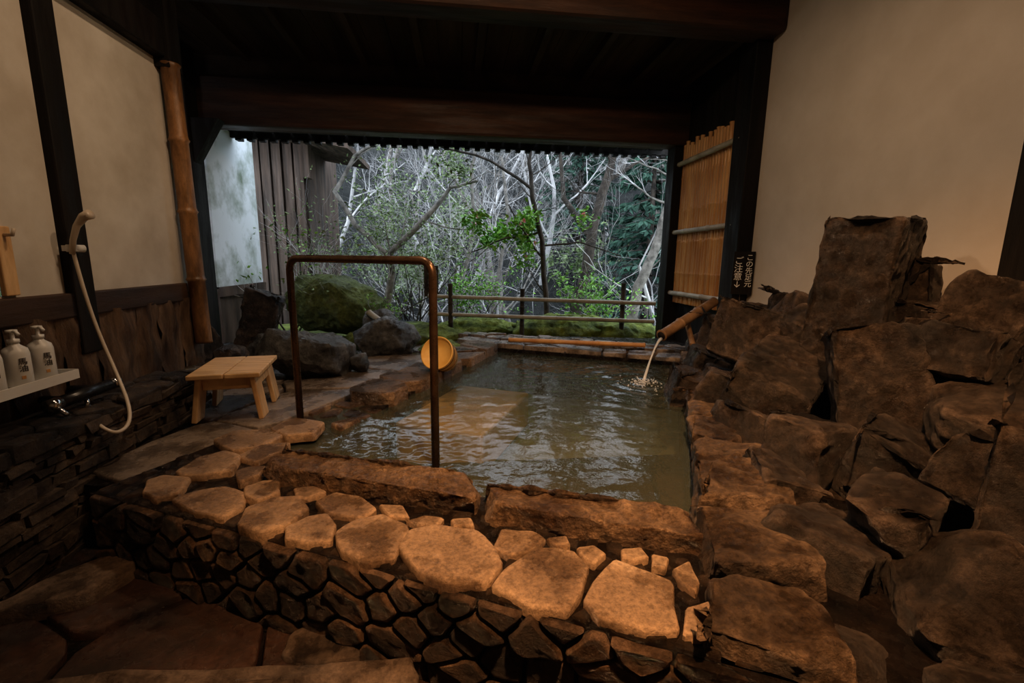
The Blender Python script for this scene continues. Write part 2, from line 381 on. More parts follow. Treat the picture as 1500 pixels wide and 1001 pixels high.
pbox(-2.5,0,VF,3.0,-.62,-.55); pbox(-2.08,0.02,3.0,3.05,-.6,-.04,1); pbox(-2.12,-2.05,.7,3.0,-.6,-.05,1); pbox(-2.5,0,VF-.03,VF,-.6,-.05,1);pbox(-.005,.02,VF-.02,3.02,-.6,-.06,1)
m.obj('pool_basin',[M_basin,M_mortar])
m=MB(); pbox(-2.5,-2.05,VF,.75,-.55,-.11); m.obj('pool_shallow_step',M_deck)
m=MB(); pbox(-2.02,-1.32,.80,1.90,-.5,-.19); m.obj('pool_bench',M_bench,bevel=.02)
def water():
    mb=MB(); nu,nv=260,330; sp=G(942,562,-.07); vs=[];fs=[]
    V0=VF-.02; VH=3.02-V0
    for j in range(nv+1):
        for i in range(nu+1):
            u=-2.5+2.51*i/nu; v=V0+VH*j/nv; p=W(u,v)
            r=math.hypot(p.x-sp.x,p.y-sp.y); l=math.hypot(p.x+.4,p.y-2.35)
            z=-.07+.006*math.sin(r*36)*math.exp(-r*2.6)+.003*noise.noise(Vector((p.x*5,p.y*7,1)))+.0014*noise.noise(Vector((p.x*13,p.y*16,3)))+.014*math.exp(-l*l*5)*noise.noise(Vector((p.x*17,p.y*17,9)))
            vs.append((p.x,p.y,z))
    for j in range(nv):
        for i in range(nu):
            u=-2.5+2.51*(i+.5)/nu; v=V0+VH*(j+.5)/nv
            if u<-2.1 and v>.74: continue
            a=j*(nu+1)+i; fs.append((a,a+1,a+nu+2,a+nu+1))
    mb.add(vs,fs,0,True); return mb.obj('pool_water',M_water)
water()
# flagstones on the front coping
ST=[[(215,705),(240,697),(280,700),(262,722),(228,730),(208,722)],
[(250,730),(290,718),(330,712),(362,722),(355,740),(325,757),(285,748)],
[(258,690),(290,672),(330,662),(352,668),(340,690),(300,696),(268,697)],
[(345,690),(365,684),(392,684),(380,698),(350,708)],
[(358,715),(385,705),(410,705),(410,722),(380,735),(358,728)],
[(348,768),(360,745),(400,730),(435,728),(452,745),(420,770),(385,782)],
[(418,772),(450,757),(480,752),(492,768),(485,790),(450,795),(418,788)],
[(462,735),(490,722),(530,728),(552,745),(530,757),(480,752)],
[(492,778),(520,760),(560,752),(595,765),(600,785),(575,815),(540,822),(500,808)],
[(585,800),(600,778),(640,770),(700,778),(722,800),(735,825),(715,852),(660,855),(610,835)],
[(722,800),(735,772),(780,776),(800,790),(775,808),(745,812)],
[(720,855),(740,830),(785,802),(840,808),(862,830),(850,870),(830,893),(780,885)],
[(855,880),(870,850),(900,820),(940,832),(985,850),(995,920),(940,920),(880,905)],
[(985,832),(1010,820),(1025,850),(1020,868),(995,850)],
[(1005,890),(1040,880),(1060,930),(1000,930)],
[(430,715),(460,710),(478,718),(450,730),(432,728)],
[(555,738),(590,738),(600,755),(570,755)],
[(595,762),(620,755),(650,758),(640,770),(610,768)],
[(845,800),(870,797),(888,810),(870,825),(850,812)],
[(910,803),(940,800),(950,815),(930,822),(912,815)],
[(955,810),(980,815),(975,832),(955,828)],
[(660,762),(690,760),(695,772),(665,773)],
[(800,788),(830,785),(835,797),(812,800)],
[(312,645),(345,630),(412,625),(415,636),(375,655),(340,660)],
[(345,668),(380,652),(425,648),(415,660),(375,676)],
[(395,628),(430,612),(475,618),(460,634),(420,638)]]
m=MB()
for i,s_ in enumerate(ST):
    m.stone([G(a,b,0)[:2] for a,b in s_],-.05,random.uniform(-.002,.008),0,i,grow=1.03,soft=.07)
def TP(z_=0): return lambda u,v,z: W(u,v,z)
for i,c in enumerate(cells(-2.5,.28,-.79,-.36,150,.016,9)): m.stone(c,-.05,-.022+random.uniform(-.004,.003),3,i+200,T=TP(),grow=.8)
for i,c in enumerate(cells(-2.5,-2.05,VF,.75,14,.03,19)): m.stone(c,-.12,random.choice((-.085,-.06,-.04)),1,i+400,T=TP())
for i,c in enumerate(cells(-2.6,.35,3.02,3.30,10,.02,29)): m.stone(c,-.07,.02+random.uniform(-.01,.01),2,i+500,T=TP())
for i,c in enumerate(cells(-2.9,.3,3.32,3.62,26,.02,39)): m.stone(c,-.07,.045+random.uniform(-.012,.012),2,i+600,T=TP())
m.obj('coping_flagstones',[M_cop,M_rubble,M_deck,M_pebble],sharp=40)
m=MB()
for i,c in enumerate(cells(-2.42,-2.02,.74,3.0,7,.02,49)): m.stone(c,-.12,.02+random.uniform(-.015,.02),0,i+700,T=TP(),soft=.2)
m.obj('pool_border_stones',M_rockL,sharp=40)
m=MB()
for i,c in enumerate(cells(-4.6,-2.45,-.64,4.4,30,.02,59)):
    p=W(sum(a for a,b in c)/len(c),sum(b for a,b in c)/len(c))
    if (p.x<-1.7 and p.y<3.5) or p.x<-2.9 or p.y>5.9: continue
    m.stone(c,-.1,-.045+random.uniform(-.008,.008),0,i+800,T=TP())
m.obj('deck_paving',M_deck,sharp=40)
# raised curb stones
m=MB()
def curb(a,b,seed,wd=.10,h=.08):
    A=G(*a,.02);B=G(*b,.02); d=B-A; c=(A+B)/2; c.z=-.005
    m.rock(c,(d.length/2*1.07,wd,h),seed,(0,0,math.atan2(d.y,d.x)),True,.020,edge=.02)
curb((400,682),(698,724),3); curb((702,734),(1018,779),5)
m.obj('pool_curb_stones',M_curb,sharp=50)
m=MB(); k=0
for (v0,v1,w,z) in [(-.80,-.5,.34,.0),(-.48,-.1,.36,.03),(-.08,.55,.36,.05),(.58,.98,.24,.03),(1.0,1.5,.24,.05),(1.52,2.0,.26,.04),(2.02,2.5,.24,.05),(2.52,3.05,.26,.04)]:
    k+=1; m.rock(W(-.005+w/2,(v0+v1)/2,z-.07),(w*.56,(v1-v0)*.54,.125),k+20,(0,0,PANG+random.uniform(-.05,.05)),True,.022,edge=.024)
m.obj('pool_edge_stones',M_rockL,sharp=45)
# masonry faces
m=MB()
for i,c in enumerate(cells(0,2.78,-.4,-.035,88,.010,69,1.35)):
    m.stone(c,-.02,.022+random.uniform(-.006,.012),0,i+900,T=lambda a,b,z: W(-2.5+a,-.79-z,b),amp=.008,soft=.08)
for i,c in enumerate(cells(0,.6,-.4,-.035,20,.010,79,1.35)):
    m.stone(c,-.02,.022+random.uniform(-.006,.012),0,i+900,T=lambda a,b,z: W(-2.5-z,-.19-a,b),amp=.008,soft=.08)
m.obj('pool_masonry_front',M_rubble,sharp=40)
m=MB(); m.bx(-2.09,-1.80,.3,3.3,-.4,.19); m.obj('ledge_core',M_mortar)
def rows(mb,p0,p1,z0,z1,nrm,rowh,ln,dep):
    p0=Vector(p0);p1=Vector(p1);L=(p1-p0).length;d=(p1-p0)/L;ang=math.atan2(d.y,d.x); z=z0
    while z<z1-.012:
        h=min(random.uniform(*rowh),z1-z); s=-random.uniform(0,.1)
        while s<L:
            l=random.uniform(*ln); c=p0+d*(s+l/2)+nrm*random.uniform(-.02,.012)+Vector((0,0,z+h/2))
            Mx=Matrix.Rotation(ang+random.uniform(-.06,.06),3,'Z')@Matrix.Rotation(random.uniform(-.05,.05),3,'Y')
            mb.box(c,(l-.008,dep*2,h-.004),Mx,0,.010); s+=l
        z+=h
m=MB()
rows(m,(-1.82,.3,0),(-1.82,3.3,0),-.4,.2,Vector((1,0,0)),(.03,.065),(.08,.24),.05)
rows(m,(-2.02,3.28,0),(-1.82,3.28,0),-.1,.2,Vector((0,1,0)),(.03,.06),(.08,.12),.05)
for i,c in enumerate(cells(.3,3.32,-2.08,-1.77,30,.010,109,1.3)):
    m.stone(c,-.03,.03+random.uniform(-.012,.012),0,i+1400,T=lambda a,b,z: (b,a,.19+z),amp=.012)
m.obj('stacked_stone_ledge',M_ledge,bevel=.006,sharp=50)
# ------------------------------------------------------------------ foreground slabs
m=MB(); m.stone([G(a,b,-.30)[:2] for a,b in [(-80,905),(0,882),(60,850),(140,818),(205,806),(195,830),(120,872),(0,893)]],-.38,-.30,0,2)
m.stone([G(a,b,-.34)[:2] for a,b in [(410,960),(425,925),(470,905),(535,935),(525,960),(470,975)]],-.4,-.34,0,3)
m.stone([G(a,b,-.30)[:2] for a,b in [(20,1010),(200,985),(420,975),(600,960),(615,985),(600,1060),(300,1060)]],-.4,-.30,0,4,amp=.02)
m.obj('stepping_slabs',M_slab,sharp=50)
# ------------------------------------------------------------------ rock pile right
m=MB()
RK=[(2.38,2.46,.70,.215,.2,.58,11,(.06,-.14,.5),1),(2.2,3.05,.42,.30,.24,.19,12,(.2,.35,.5),1),(1.95,2.5,.24,.31,.24,.22,13,(.3,-.25,.7),1),
(2.08,1.98,.38,.20,.19,.31,14,(-.1,.28,.9),1),(2.15,1.45,.34,.32,.28,.24,15,(.3,.65,.2),0),(1.62,1.87,.1,.15,.15,.17,16,(0,.15,.4),1),
(1.62,1.36,.06,.32,.25,.19,17,(.1,.15,.6),0),(1.5,.98,.06,.32,.27,.2,18,(.3,.2,.2),0),(1.02,.95,-.16,.25,.19,.19,19,(0,.2,.5),0),
(2.6,1.92,.68,.18,.19,.24,20,(.2,.35,.2),1),(2.66,2.42,.86,.12,.12,.16,21,(0,.1,.5),1),(2.4,3.78,.3,.18,.18,.24,22,(0,.2,.4),1),
(2.5,4.42,.14,.15,.13,.16,23,(0,0,.2),0),(2.32,1.75,.56,.22,.16,.11,24,(.1,.4,.2),1),(2.66,3.3,.60,.17,.2,.14,25,(0,.3,.4),1),(2.6,3.75,.5,.16,.16,.14,26,(0,.3,.8),1),
(2.45,2.95,.6,.15,.17,.16,27,(.3,.3,.2),1),(1.32,1.3,-.05,.19,.17,.14,28,(0,.2,.4),1),(1.25,.72,-.1,.26,.24,.25,29,(0,0,.4),0),
(1.95,1.0,.2,.28,.26,.24,30,(0,.3,.4),1),(2.5,1.3,.42,.30,.32,.34,31,(0,.3,.4),1),(2.42,2.7,.05,.40,.6,.28,32,(0,0,.2),0),(2.35,1.9,-.1,.45,.5,.28,33,(0,0,.2),0),
(1.75,2.25,-.02,.22,.24,.18,34,(0,.25,.2),1),(2.0,3.0,.02,.22,.36,.18,35,(0,.2,-.4),1),(2.45,3.6,.02,.3,.42,.2,36,(0,0,-.4),0),(1.40,1.75,0,.12,.17,.12,37,(0,.2,-.4),1),
(2.35,3.4,.42,.14,.15,.15,38,(0,.5,-.4),1),(1.85,1.64,.12,.17,.15,.18,39,(.2,.4,-.9),1),(2.6,2.25,.5,.2,.24,.28,40,(.2,.1,.1),1),(1.12,.72,-.2,.2,.2,.2,41,(0,0,0),0),
(1.78,2.75,.12,.13,.17,.13,42,(.3,.2,.9),1),(2.4,2.1,.52,.14,.12,.18,43,(.2,.3,.9),1),(2.25,2.72,.5,.13,.12,.2,44,(.3,-.4,.3),1),(1.85,1.3,.25,.15,.12,.12,45,(.3,.5,.3),1),
(1.78,3.25,.02,.13,.2,.13,46,(.1,.2,-.3),1),(2.1,3.6,.1,.14,.2,.16,47,(.1,.3,-.3),1),(1.72,1.7,-.1,.2,.2,.14,48,(.1,.3,-.3),0)]
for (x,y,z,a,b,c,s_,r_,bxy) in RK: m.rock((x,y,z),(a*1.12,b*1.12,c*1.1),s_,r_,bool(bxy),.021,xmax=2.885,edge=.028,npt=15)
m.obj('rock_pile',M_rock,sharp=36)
# ------------------------------------------------------------------ bamboo spout and stream
m=MB(); tip=Vector((1.88,4.0,.32)); root=Vector((2.62,4.42,.60))
m.bamboo(root,tip,.052,seg=.28,n=16)
dd=(tip-root).normalized(); m.tube([tip+dd*.001,tip+dd*.003],.04,16,1)
m.bamboo((2.3,4.05,.0),(2.3,4.35,.42),.03,seg=.2)
m.obj('bamboo_spout',[M_bamdark,M_black])
m=MB(); sp=G(942,562,-.07); pts=[];n=14
for i in range(n+1):
    t=i/n; p=tip.lerp(sp,t); p.z=tip.z-.03+(sp.z-tip.z+.03)*(t**1.7); pts.append(p)
m.tube(pts,[.017-.009*math.sin(i/n*3.1) for i in range(n+1)],8)
m.tube([p+Vector((.015,.02,0)) for p in pts],.005,6)
for i in range(160):
    a=random.uniform(0,6.28); r=abs(random.gauss(0,.12)); q=sp+Vector((r*math.cos(a),r*math.sin(a),random.uniform(0,.03)*max(0,1-r*4)+.002))
    s_=random.uniform(.004,.011); m.lathe([(s_*.4,-s_*.6),(s_,0),(s_*.4,s_*.6)],Matrix.Translation(q),6)
m.obj('water_stream',M_stream)
# ------------------------------------------------------------------ handrail
e=empty('handrail'); m=MB()
la=G(440,612,0); ra=W(-1.26,.03); top=.99
A=Vector((la.x,la.y,-.1)); B=Vector((ra.x,ra.y,-.5)); TA=Vector((la.x,la.y,top)); TB=Vector((ra.x,ra.y,top)); r=.07
d=(TB-TA).normalized(); pts=[A,Vector((la.x,la.y,top-r))]
for k in range(1,6):
    a=k/6*math.pi/2; pts.append(Vector((la.x,la.y,top-r))+d*(r*(1-math.cos(a)))+Vector((0,0,r*math.sin(a))))
pts+=[TA+d*r,TB-d*r]
for k in range(1,6):
    a=k/6*math.pi/2; pts.append(TB-d*r+d*(r*math.sin(a))-Vector((0,0,r*(1-math.cos(a)))))
pts+=[TB-Vector((0,0,r)),B]
m.tube(pts,.021,14)
m.obj('rail_tube',M_bronze,e)
# ------------------------------------------------------------------ bath stool
e=empty('bath_stool')
sa=math.radians(10); Mz=Matrix.Rotation(sa,3,'Z'); sc=Vector((-1.50,3.20,-.04))
def loc(x,y,z): return sc+Mz@Vector((x,y,z))
m=MB(); H=.30
for xx in (-.103,.103): m.box(loc(xx,0,H),(.20,.56,.03),sa)
for sx in (-1,1):
    for sy in (-1,1):
        Mx=Mz@Matrix.Rotation(sx*-.14,3,'Y')@Matrix.Rotation(sy*.05,3,'X')
        m.box(loc(sx*.17,sy*.185,H/2-.01),(.03,.15,H-.02),Mx)
    m.box(loc(sx*.155,0,H-.055),(.024,.44,.085),Mz@Matrix.Rotation(sx*-.14,3,'Y'))
for sy in (-1,1): m.box(loc(0,sy*.2,H-.06),(.28,.022,.08),sa)
m.obj('stool_body',M_wood,e,bevel=.006)
# ------------------------------------------------------------------ bucket
e=empty('wash_bucket'); bc=W(-2.06,1.54,.185)
ax=Vector((-.42,-1,.52)).normalized()
q=ax.to_track_quat('Z','Y'); Mx=Matrix.Translation(bc)@q.to_matrix().to_4x4()
m=MB(); m.lathe([(.128,-.18),(.148,.0),(.150,.012),(.140,.012),(.136,-.008),(.02,-.008)],Mx,40); m.obj('tub',M_woodY,e)
m=MB()
for z,r in ((-.035,.1445),(-.12,.136)):
    m.lathe([(r,z-.008),(r+.004,z-.006),(r+.004,z+.006),(r,z+.008)],Mx,40)
m.obj('hoops',M_bampost,e)
# ------------------------------------------------------------------ shower set
e=empty('shower_set'); m=MB()
m.tube([(-1.93,2.36,.285),(-1.93,2.7,.285)],.03,16)
m.tube([(-2.08,2.42,.285),(-1.93,2.42,.285)],.018,10); m.tube([(-2.08,2.62,.285),(-1.93,2.62,.285)],.018,10)
m.obj('mixer_body',M_dark,e)
m=MB(); m.tube([(-1.93,2.30,.285),(-1.93,2.36,.285)],.032,16); m.tube([(-1.93,2.7,.285),(-1.93,2.75,.285)],.032,16)
m.tube([(-1.93,2.33,.285),(-1.86,2.31,.24)],.011,8); m.tube([(-1.93,2.52,.27),(-1.91,2.5,.2)],.013,10)
m.obj('mixer_handles',M_chrome,e)
hp=[PX(107,368,-2.02),PX(122,425,-2.0),PX(145,490,-1.95),PX(172,550,-1.86),PX(190,595,-1.74),PX(190,622,-1.70),PX(172,636,-1.70),PX(150,628,-1.74),PX(132,610,-1.84),Vector((-1.91,2.5,.2))]
cu=D.curves.new('hose','CURVE'); cu.dimensions='3D'; cu.bevel_depth=.009; cu.bevel_resolution=4; sp_=cu.splines.new('NURBS'); sp_.points.add(len(hp)-1)
for i,p in enumerate(hp): sp_.points[i].co=(*p,1)
sp_.use_endpoint_u=True; sp_.order_u=3; sp_.resolution_u=12; cu.materials.append(M_hose)
o=D.objects.new('hose',cu); bpy.context.collection.objects.link(o); o.parent=e
m=MB(); h=[PX(106,372,-2.02),PX(107,352,-2.0),PX(112,332,-1.97),PX(122,318,-1.94),PX(132,314,-1.9)]
m.tube(h,[.013,.014,.016,.022,.026],14); m.obj('shower_head',M_hose,e)
m=MB(); c=PX(105,364,-2.04); m.box(c,(.06,.05,.03)); m.tube([c+Vector((.0,-.03,-.0)),c+Vector((.03,.04,.0))],.02,12); m.obj('bracket',M_white,e)
# ------------------------------------------------------------------ soap shelf
e=empty('soap_shelf'); m=MB(); m.bx(-2.06,-1.9,1.75,2.46,.385,.40); m.bx(-1.905,-1.895,1.75,2.46,.385,.43); m.bx(-2.06,-1.9,2.455,2.465,.385,.43); m.obj('tray',M_white,e)
for y in (2.13,2.26,2.385):
    e=empty('soap_dispenser',(-1.99,y,.401)); m=MB()
    m.lathe([(.042,0),(.047,.006),(.047,.15),(.042,.172),(.02,.19),(.018,.2)],Matrix.Identity(4),20)
    m.lathe([(.022,.2),(.022,.216),(.008,.218),(.008,.245),(.02,.247),(.02,.258),(.004,.26)],Matrix.Identity(4),16)
    m.tube([(0,0,.252),(.035,-.02,.252),(.052,-.03,.242)],.007,8)
    m.obj('bottle',M_white,e)
    text('馬\n油',.034,(.043,-.021,.1),(math.pi/2,0,math.radians(64)),M_label,'label_text',e)
    m=MB(); m.box((.040,-.024,.045),(.003,.014,.014),math.radians(-28)); m.obj('label_mark',M_bamboo,e)
e=empty('wall_hook_board'); m=MB(); m.bx(-2.1,-2.075,2.37,2.44,.8,1.12); m.obj('board',M_wood,e,bevel=.006)
m=MB(); m.tube([(-2.075,2.405,1.08),(-2.04,2.405,1.08),(-2.03,2.405,1.11)],.008,8); m.obj('hook',M_hose,e)
m=MB(); m.bx(-2.1,-2.085,1.7,2.355,.8,1.15); m.obj('wall_mirror',M_chrome)
# ------------------------------------------------------------------ garden boulders
def boulder(name,c,sz,seed,mat,rot=(0,0,0),boxy=False,npt=18):
    m=MB(); m.rock((0,0,0),sz,seed,rot,boxy,.03,npt=npt,edge=.035); o=m.obj(name,mat,sharp=40); o.location=c; return o
boulder('mossy_boulder',(-1.62,6.3,.36),(.68,.5,.48),51,M_mossrock,(.1,.2,.2))
boulder('garden_boulder',(-1.36,4.2,.15),(.45,.34,.35),52,M_garden,(.1,.15,.3))
boulder('garden_boulder.001',(-.82,5.2,.10),(.42,.34,.27),53,M_garden,(0,-.1,.3))
boulder('garden_boulder.002',(-.93,4.3,.02),(.12,.11,.10),54,M_garden)
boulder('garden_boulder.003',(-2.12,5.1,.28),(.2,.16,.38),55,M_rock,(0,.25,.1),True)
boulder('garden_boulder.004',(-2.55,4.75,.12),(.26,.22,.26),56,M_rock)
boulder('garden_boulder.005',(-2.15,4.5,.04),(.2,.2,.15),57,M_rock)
boulder('garden_boulder.006',(-.95,5.8,.16),(.26,.24,.26),58,M_garden)
boulder('garden_boulder.007',(-1.95,4.75,.08),(.24,.2,.2),59,M_garden)
m=MB()
for (x,y,a,b,c,s_) in [(-.35,5.95,.5,.4,.22,1),(1.6,6.7,.9,.5,.28,2),(2.4,6.5,.6,.4,.22,3),(.3,6.9,.7,.4,.2,4),(-.2,5.3,.3,.3,.1,5),(-1.1,5.5,.3,.2,.2,6)]: m.rock((x,y,-.05),(a,b,c),s_+70,(0,0,0),False,.04,npt=60,edge=.06)
m.obj('moss_mounds',M_moss)
m=MB(); m.bamboo(PY(562,474,5.6),PY(540,458,5.75),.04,seg=.15); m.obj('bamboo_trickle_pipe',M_bamgrey)
a,b=G(745,498,.08),G(945,506,.08); m=MB(); m.bamboo(a,b,.028,seg=.5); m.obj('bamboo_pole',M_bamboo)
m=MB()
FP=[PY(628,450,6.55),PY(660,450,6.45),PY(765,450,6.35),PY(912,450,6.2),PY(966,450,6.15)]
for i,p in enumerate(FP[1:]): m.bamboo((p.x,p.y,-.15),(p.x,p.y,[.66,.6,.7,.5][i]),.036,0,seg=.25)
for z in (.2,.45): m.bamboo((FP[0].x,FP[0].y-.05,z+.03),(2.7,6.0,z-.02),.03,1,seg=.4)
m.obj('bamboo_fence',[M_trunkD,M_bamgrey])
e=empty('garden_sign'); p=PY(632,430,6.7); m=MB(); m.box((p.x,p.y,.68),(.2,.03,.44)); m.box((p.x,p.y+.02,.3),(.05,.04,.9)); m.obj('board',M_trunkD,e)
text('立\n入\n禁\n止',.1,(p.x,p.y-.02,.68),(math.pi/2,0,0),M_signw,'text',e)
# ------------------------------------------------------------------ exterior
m=MB(); m.bx(-3.05,-2.9,5.96,7.25,.6,3.2); m.obj('wall_outer',M_plasterX)
m=MB(); m.bx(-3.05,-2.86,5.96,7.25,.5,.62); m.bx(-3.05,-2.9,5.96,7.25,-.3,.5); m.obj('trim_outer_base',M_shed)
m=MB(); x=-5.2
while x<-2.5:
    m.box((x,8.4+random.uniform(-.03,.03),1.5),(.14,.03,3.9)); x+=.17
m.bx(-5.2,-2.55,8.48,10.5,-.5,3.3)
m.box((-3.3,8.8,3.0),(3.2,1.8,.08),Euler((.0,.16,0)).to_matrix()); m.bx(-2.55,-2.45,8.3,8.5,2.3,3.1); m.obj('wooden_shed',M_shed)
def tz(x,y):
    n=noise.fractal(Vector((x*.25,y*.25,0)),1,2,4)
    if y<8: z=-.12
    elif y<11: z=-.12-(y-8)/3*2.2
    elif y<14: z=-2.32
    else: z=-2.32+(min(y,31)-14)*.74
    return z+n*(.08 if y<8 else .5)
mb=MB(); nx,ny=90,110; vs=[];fs=[]
for j in range(ny+1):
    for i in range(nx+1):
        x=-28+60*i/nx; y=5.6+j*34/ny; vs.append((x,y,tz(x,y)))
for j in range(ny):
    for i in range(nx):
        a=j*(nx+1)+i; fs.append((a,a+1,a+nx+2,a+nx+1))
mb.add(vs,fs,0,True)
for k in range(len(mb.f)):
    if vs[mb.f[k][0]][1]>8: mb.m[k]=1
mb.obj('garden_ground',[M_moss,M_hill])
m=MB(); m.bx(-28,30,10.2,14.8,-2.3,-2.2); m.obj('river',M_river)
# trees
def grow(mb,p,d,L,r,lev,rd,paths,up=.1,maxl=4,spread=.75):
    n=5; pts=[p]; rad=[r]; q=p
    for i in range(n):
        d=(d+Vector([rd.gauss(0,.16) for _ in range(3)])+Vector((0,0,up*.3))).normalized(); q=q+d*(L/n); pts.append(q); rad.append(r*(1-.6*(i+1)/n))
        if lev<maxl and i>=1:
            for _ in range(1 if lev<2 else rd.choice((1,1,2))):
                nd=(d+Vector([rd.gauss(0,spread) for _ in range(3)])+Vector((0,0,up))).normalized()
                grow(mb,q,nd,L*rd.uniform(.45,.72),rad[-1]*.6,lev+1,rd,paths,up,maxl,spread)
    mb.tube(pts,rad,6 if lev==0 else (4 if lev<2 else 3),0 if lev<2 else 1,False)
    if paths is not None: paths.append((lev,pts))
forest=empty('bare_forest')
variants=[]
for k in range(5):
    rd=random.Random(100+k); mb=MB(); grow(mb,Vector((0,0,-.5)),Vector((rd.uniform(-.15,.15),0,1)),rd.uniform(4.5,6),.11,0,rd,None,.12,4)
    o=mb.obj('bare_tree',[M_twig if k%2 else M_trunk,M_twig],forest); variants.append(o.data)
    x,y=rd.uniform(-9,12),rd.uniform(15,20); o.location=(x,y,tz(x,y))
for i in range(56):
    y=random.uniform(14,29); x=random.uniform(-.5,.65)*y; o=D.objects.new('bare_tree',random.choice(variants)); bpy.context.collection.objects.link(o); o.parent=forest
    o.location=(x,y,tz(x,y)); o.rotation_euler=(random.uniform(-.1,.1),random.uniform(-.1,.1),random.uniform(0,6.28)); s_=random.uniform(.6,1.1); o.scale=(s_,s_,s_)
for i in range(8):
    y=random.uniform(9.5,11.5); x=random.uniform(-.1,.5)*y; o=D.objects.new('bare_tree',random.choice(variants)); bpy.context.collection.objects.link(o); o.parent=forest
    o.location=(x,y,tz(x,y)-.3); o.rotation_euler=(random.uniform(-.2,.2),random.uniform(-.2,.2),random.uniform(0,6.28)); s_=random.uniform(.5,.75); o.scale=(s_,s_,s_)
def path(pp,Y): return [PY(a,b,Y+dy) for a,b,dy in pp]
def dense(pts,rad,k=3):
    P=[];Rr=[]
    for i in range(len(pts)-1):
        for j in range(k):
            t=j/k; P.append(pts[i].lerp(pts[i+1],t)+Vector([random.uniform(-.015,.015) for _ in range(3)])); Rr.append(rad[i]+(rad[i+1]-rad[i])*t)
    P.append(pts[-1]);Rr.append(rad[-1]); return P,Rr
def gtree(name,specs,seed,leafmat=None,nl=0,Ls=.09,twl=.7,box=None,maxl=3,tw=M_trunkD,flowers=0,dens=.6):
    rd=random.Random(seed); mb=MB(); tips=[]
    for pts,rad in specs:
        P,Rr=dense(pts,rad); mb.tube(P,Rr,8,0,False)
        for i in range(3,len(P),1):
            if rd.random()<dens:
                d=Vector((rd.gauss(0,1),rd.gauss(0,.7),rd.uniform(-.1,1))).normalized(); grow(mb,P[i],d,twl*rd.uniform(.5,1.2),Rr[i]*.35,maxl-2,rd,tips,.1,maxl,.6)
    if leafmat:
        ends=[p for lev,pts in tips for p in pts[2:]]
        if box: ends=[p for p in ends if box(p)]
        for k in range(nl):
            if not ends: break
            p=rd.choice(ends)+Vector([rd.gauss(0,.05) for _ in range(3)])
            mb.leaf(p,Ls*rd.uniform(.6,1.3),Ls*.5,Vector((rd.gauss(0,1),rd.gauss(0,1),rd.gauss(0,.7))),2)
        for k in range(flowers):
            p=rd.choice(ends)
            for _ in range(8): mb.leaf(p,.045,.04,Vector((rd.gauss(0,1),rd.gauss(0,1),rd.gauss(0,1))),3)
    return mb.obj(name,[M_trunkD if tw is M_trunkD else M_trunk,tw,leafmat or M_leaf,M_flower])
gtree('camellia_tree',[(path([(803,500,0),(800,430,0),(793,350,0),(780,290,0),(776,240,0),(782,195,0)],7.2),[.05,.045,.04,.035,.03,.02]),
 (path([(778,275,0),(720,235,.1),(650,215,.2),(600,200,.3)],7.2),[.025,.02,.015,.01]),
 (path([(793,340,0),(740,350,-.1),(690,370,-.1)],7.2),[.015,.012,.008]),(path([(795,360,0),(850,355,-.2),(910,375,-.2)],7.2),[.016,.012,.008]),(path([(796,380,0),(760,330,-.2),(745,300,-.2)],7.2),[.016,.012,.008])],3,M_leaf,1000,.10,.5,lambda p: .9<p.z<1.7,flowers=14)
gtree('garden_tree',[(path([(840,470,0),(858,400,0),(870,330,0),(890,260,0),(905,200,0)],8.6),[.12,.11,.10,.085,.06]),
 (path([(866,350,0),(825,290,.2),(820,220,.3)],8.6),[.06,.05,.03]),(path([(885,270,0),(930,240,.1),(980,215,.2)],8.6),[.04,.03,.02])],4,None,twl=.9,dens=.4)
gtree('garden_tree.001',[(path([(925,470,0),(935,420,0),(958,370,0),(978,300,0),(990,240,0)],8.2),[.11,.10,.09,.08,.06])],5,None,twl=.8,tw=M_twig)
gtree('garden_tree.002',[(path([(565,450,0),(575,400,0),(570,370,0),(620,325,0),(660,275,0),(700,265,0)],7.8),[.07,.06,.055,.05,.03,.02]),
 (path([(575,380,0),(520,330,.2),(490,280,.3),(520,230,.4),(560,200,.4)],7.8),[.05,.045,.04,.03,.02])],6,M_leafD,1200,.07,.8,lambda p:p.x<.2,tw=M_twig)
gtree('garden_tree.003',[(path([(660,460,0),(680,400,0),(695,330,0),(690,250,0),(700,200,0)],9.5),[.05,.045,.04,.03,.02]),(path([(720,470,0),(730,400,0),(745,320,0),(735,230,0)],10),[.05,.045,.04,.03])],16,None,twl=1.0,tw=M_twig)
def shrub(name,c,size,seed,mat,nst=14,nl=900,Ls=.06):
    rd=random.Random(seed); mb=MB(); tips=[]; c=Vector(c)
    for i in range(nst):
        d=Vector((rd.gauss(0,.4),rd.gauss(0,.4),1)).normalized(); grow(mb,c+Vector((rd.uniform(-.2,.2)*size[0],rd.uniform(-.2,.2)*size[1],0)),d,size[2]*rd.uniform(.5,.9),.014,1,rd,tips,.15,3,.5)
    ends=[p for lev,pts in tips for p in pts[2:]]
    for _ in range(nl):
        mb.leaf(rd.choice(ends)+Vector([rd.gauss(0,.04) for _ in range(3)]),Ls*rd.uniform(.6,1.4),Ls*.5,Vector((rd.gauss(0,1),rd.gauss(0,1),rd.gauss(0,.6))),2)
    return mb.obj(name,[M_trunkD,M_twig,mat])
shrub('evergreen_shrub',(-2.2,7.7,-.1),(.8,.6,1.8),1,M_leafD,5,350,.06)
shrub('evergreen_shrub.001',(-.9,8.2,-.1),(1.2,1,1.8),2,M_leafD,12,2000,.06)
shrub('evergreen_shrub.002',(-2.3,6.6,-.1),(.3,.3,1.2),3,M_leaf,4,120,.07)
shrub('evergreen_shrub.003',(.2,8.0,-.2),(1.2,1,1.0),4,M_leaf,10,800,.07)
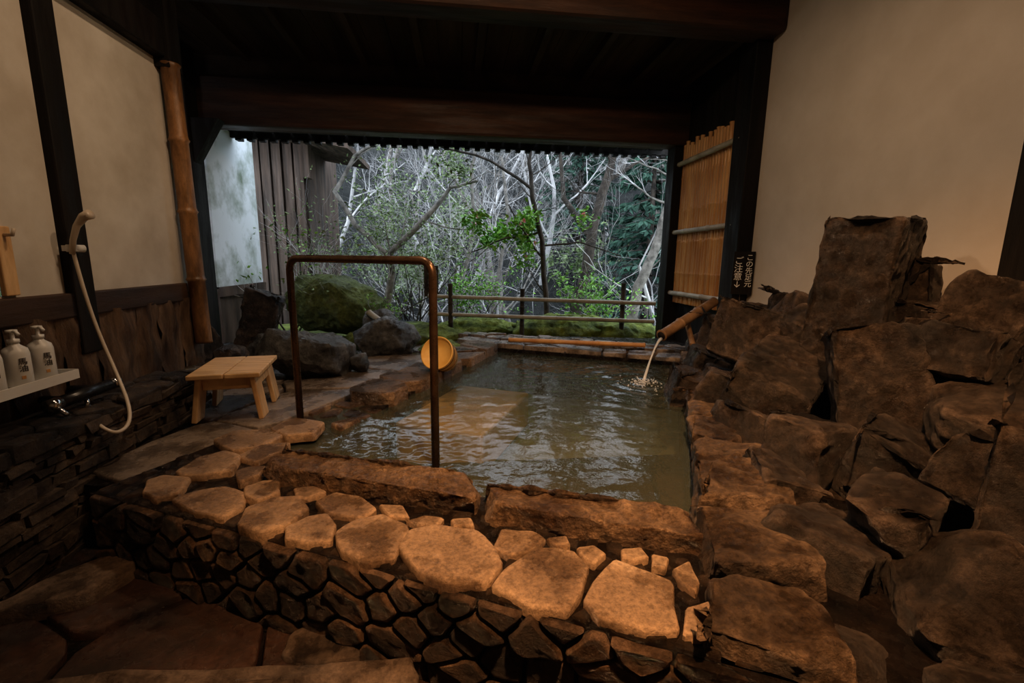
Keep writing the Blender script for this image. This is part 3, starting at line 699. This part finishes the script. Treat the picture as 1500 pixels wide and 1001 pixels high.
shrub('evergreen_shrub.004',(2.3,7.6,-.2),(1.2,1,.8),5,M_leaf,10,800,.07)
shrub('evergreen_shrub.005',(-.95,6.3,-.05),(.5,.4,.6),8,M_leaf,6,200,.06)
shrub('evergreen_shrub.006',(-1.5,10.4,-.5),(1.3,1,3.0),11,M_leafD,10,1300,.09)
for i,(x,y) in enumerate([(-2,16),(4.5,16.5),(0,19)]): shrub('hillside_bush',(x,y,tz(x,y)-.2),(3,2,2.4),20+i,M_leafD,9,900,.16)
def conifer(name,loc,h,seed):
    rd=random.Random(seed); mb=MB(); mb.tube([(0,0,0),(0,0,h)],[.18,.02],6)
    z=h*.15
    while z<h:
        L=(1-z/h)*h*.24+.2
        for _ in range(7):
            a=rd.uniform(0,6.28); d=Vector((math.cos(a),math.sin(a),rd.uniform(-.35,.05))); e_=Vector((0,0,z))+d*L; mb.tube([(0,0,z),e_],[.03,.005],3)
            for k in range(16):
                mb.leaf(Vector((0,0,z)).lerp(e_,rd.uniform(.2,1)),.35,.14,d+Vector((rd.gauss(0,.6),rd.gauss(0,.6),-.5)),1)
        z+=h*.03
    o=mb.obj(name,[M_trunkD,M_leafC]); o.location=loc; return o
for i,(x,y,h) in enumerate([(6.2,14.5,9),(9,17,10),(5.0,19,9)]): conifer('conifer_tree',(x,y,tz(x,y)-.5),h,i)
# ------------------------------------------------------------------ light
w=D.worlds.new('world'); bpy.context.scene.world=w; w.use_nodes=True
bg=w.node_tree.nodes['Background']; bg.inputs[0].default_value=(.76,.87,1,1); bg.inputs[1].default_value=2.7
def area(name,loc,rot,size,energy,col):
    l=D.lights.new(name,'AREA'); l.size=size; l.energy=energy; l.color=col; o=D.objects.new(name,l); bpy.context.collection.objects.link(o)
    o.location=loc; o.rotation_euler=rot; return o
l=D.lights.new('ceiling_spot','SPOT'); l.energy=600; l.color=(1,.56,.27); l.spot_size=math.radians(96); l.spot_blend=.95; l.shadow_soft_size=.05
o=D.objects.new('ceiling_spot',l); bpy.context.collection.objects.link(o); o.location=(.5,.5,2.9); o.rotation_euler=(Vector((1.1,1.5,0))-Vector((.5,.5,2.9))).to_track_quat('-Z','Y').to_euler()
area('ceiling_lamp',(1.2,2.4,3.3),(math.radians(5),math.radians(10),0),.15,25,(1,.70,.46))
area('ceiling_lamp.001',(-.7,2.5,3.3),(math.radians(15),math.radians(-15),0),.2,25,(1,.72,.48))
sc_=bpy.context.scene; sc_.view_settings.view_transform='Standard'; sc_.view_settings.exposure=0
try: sc_.view_settings.look='Medium High Contrast'
except Exception as ex: pass
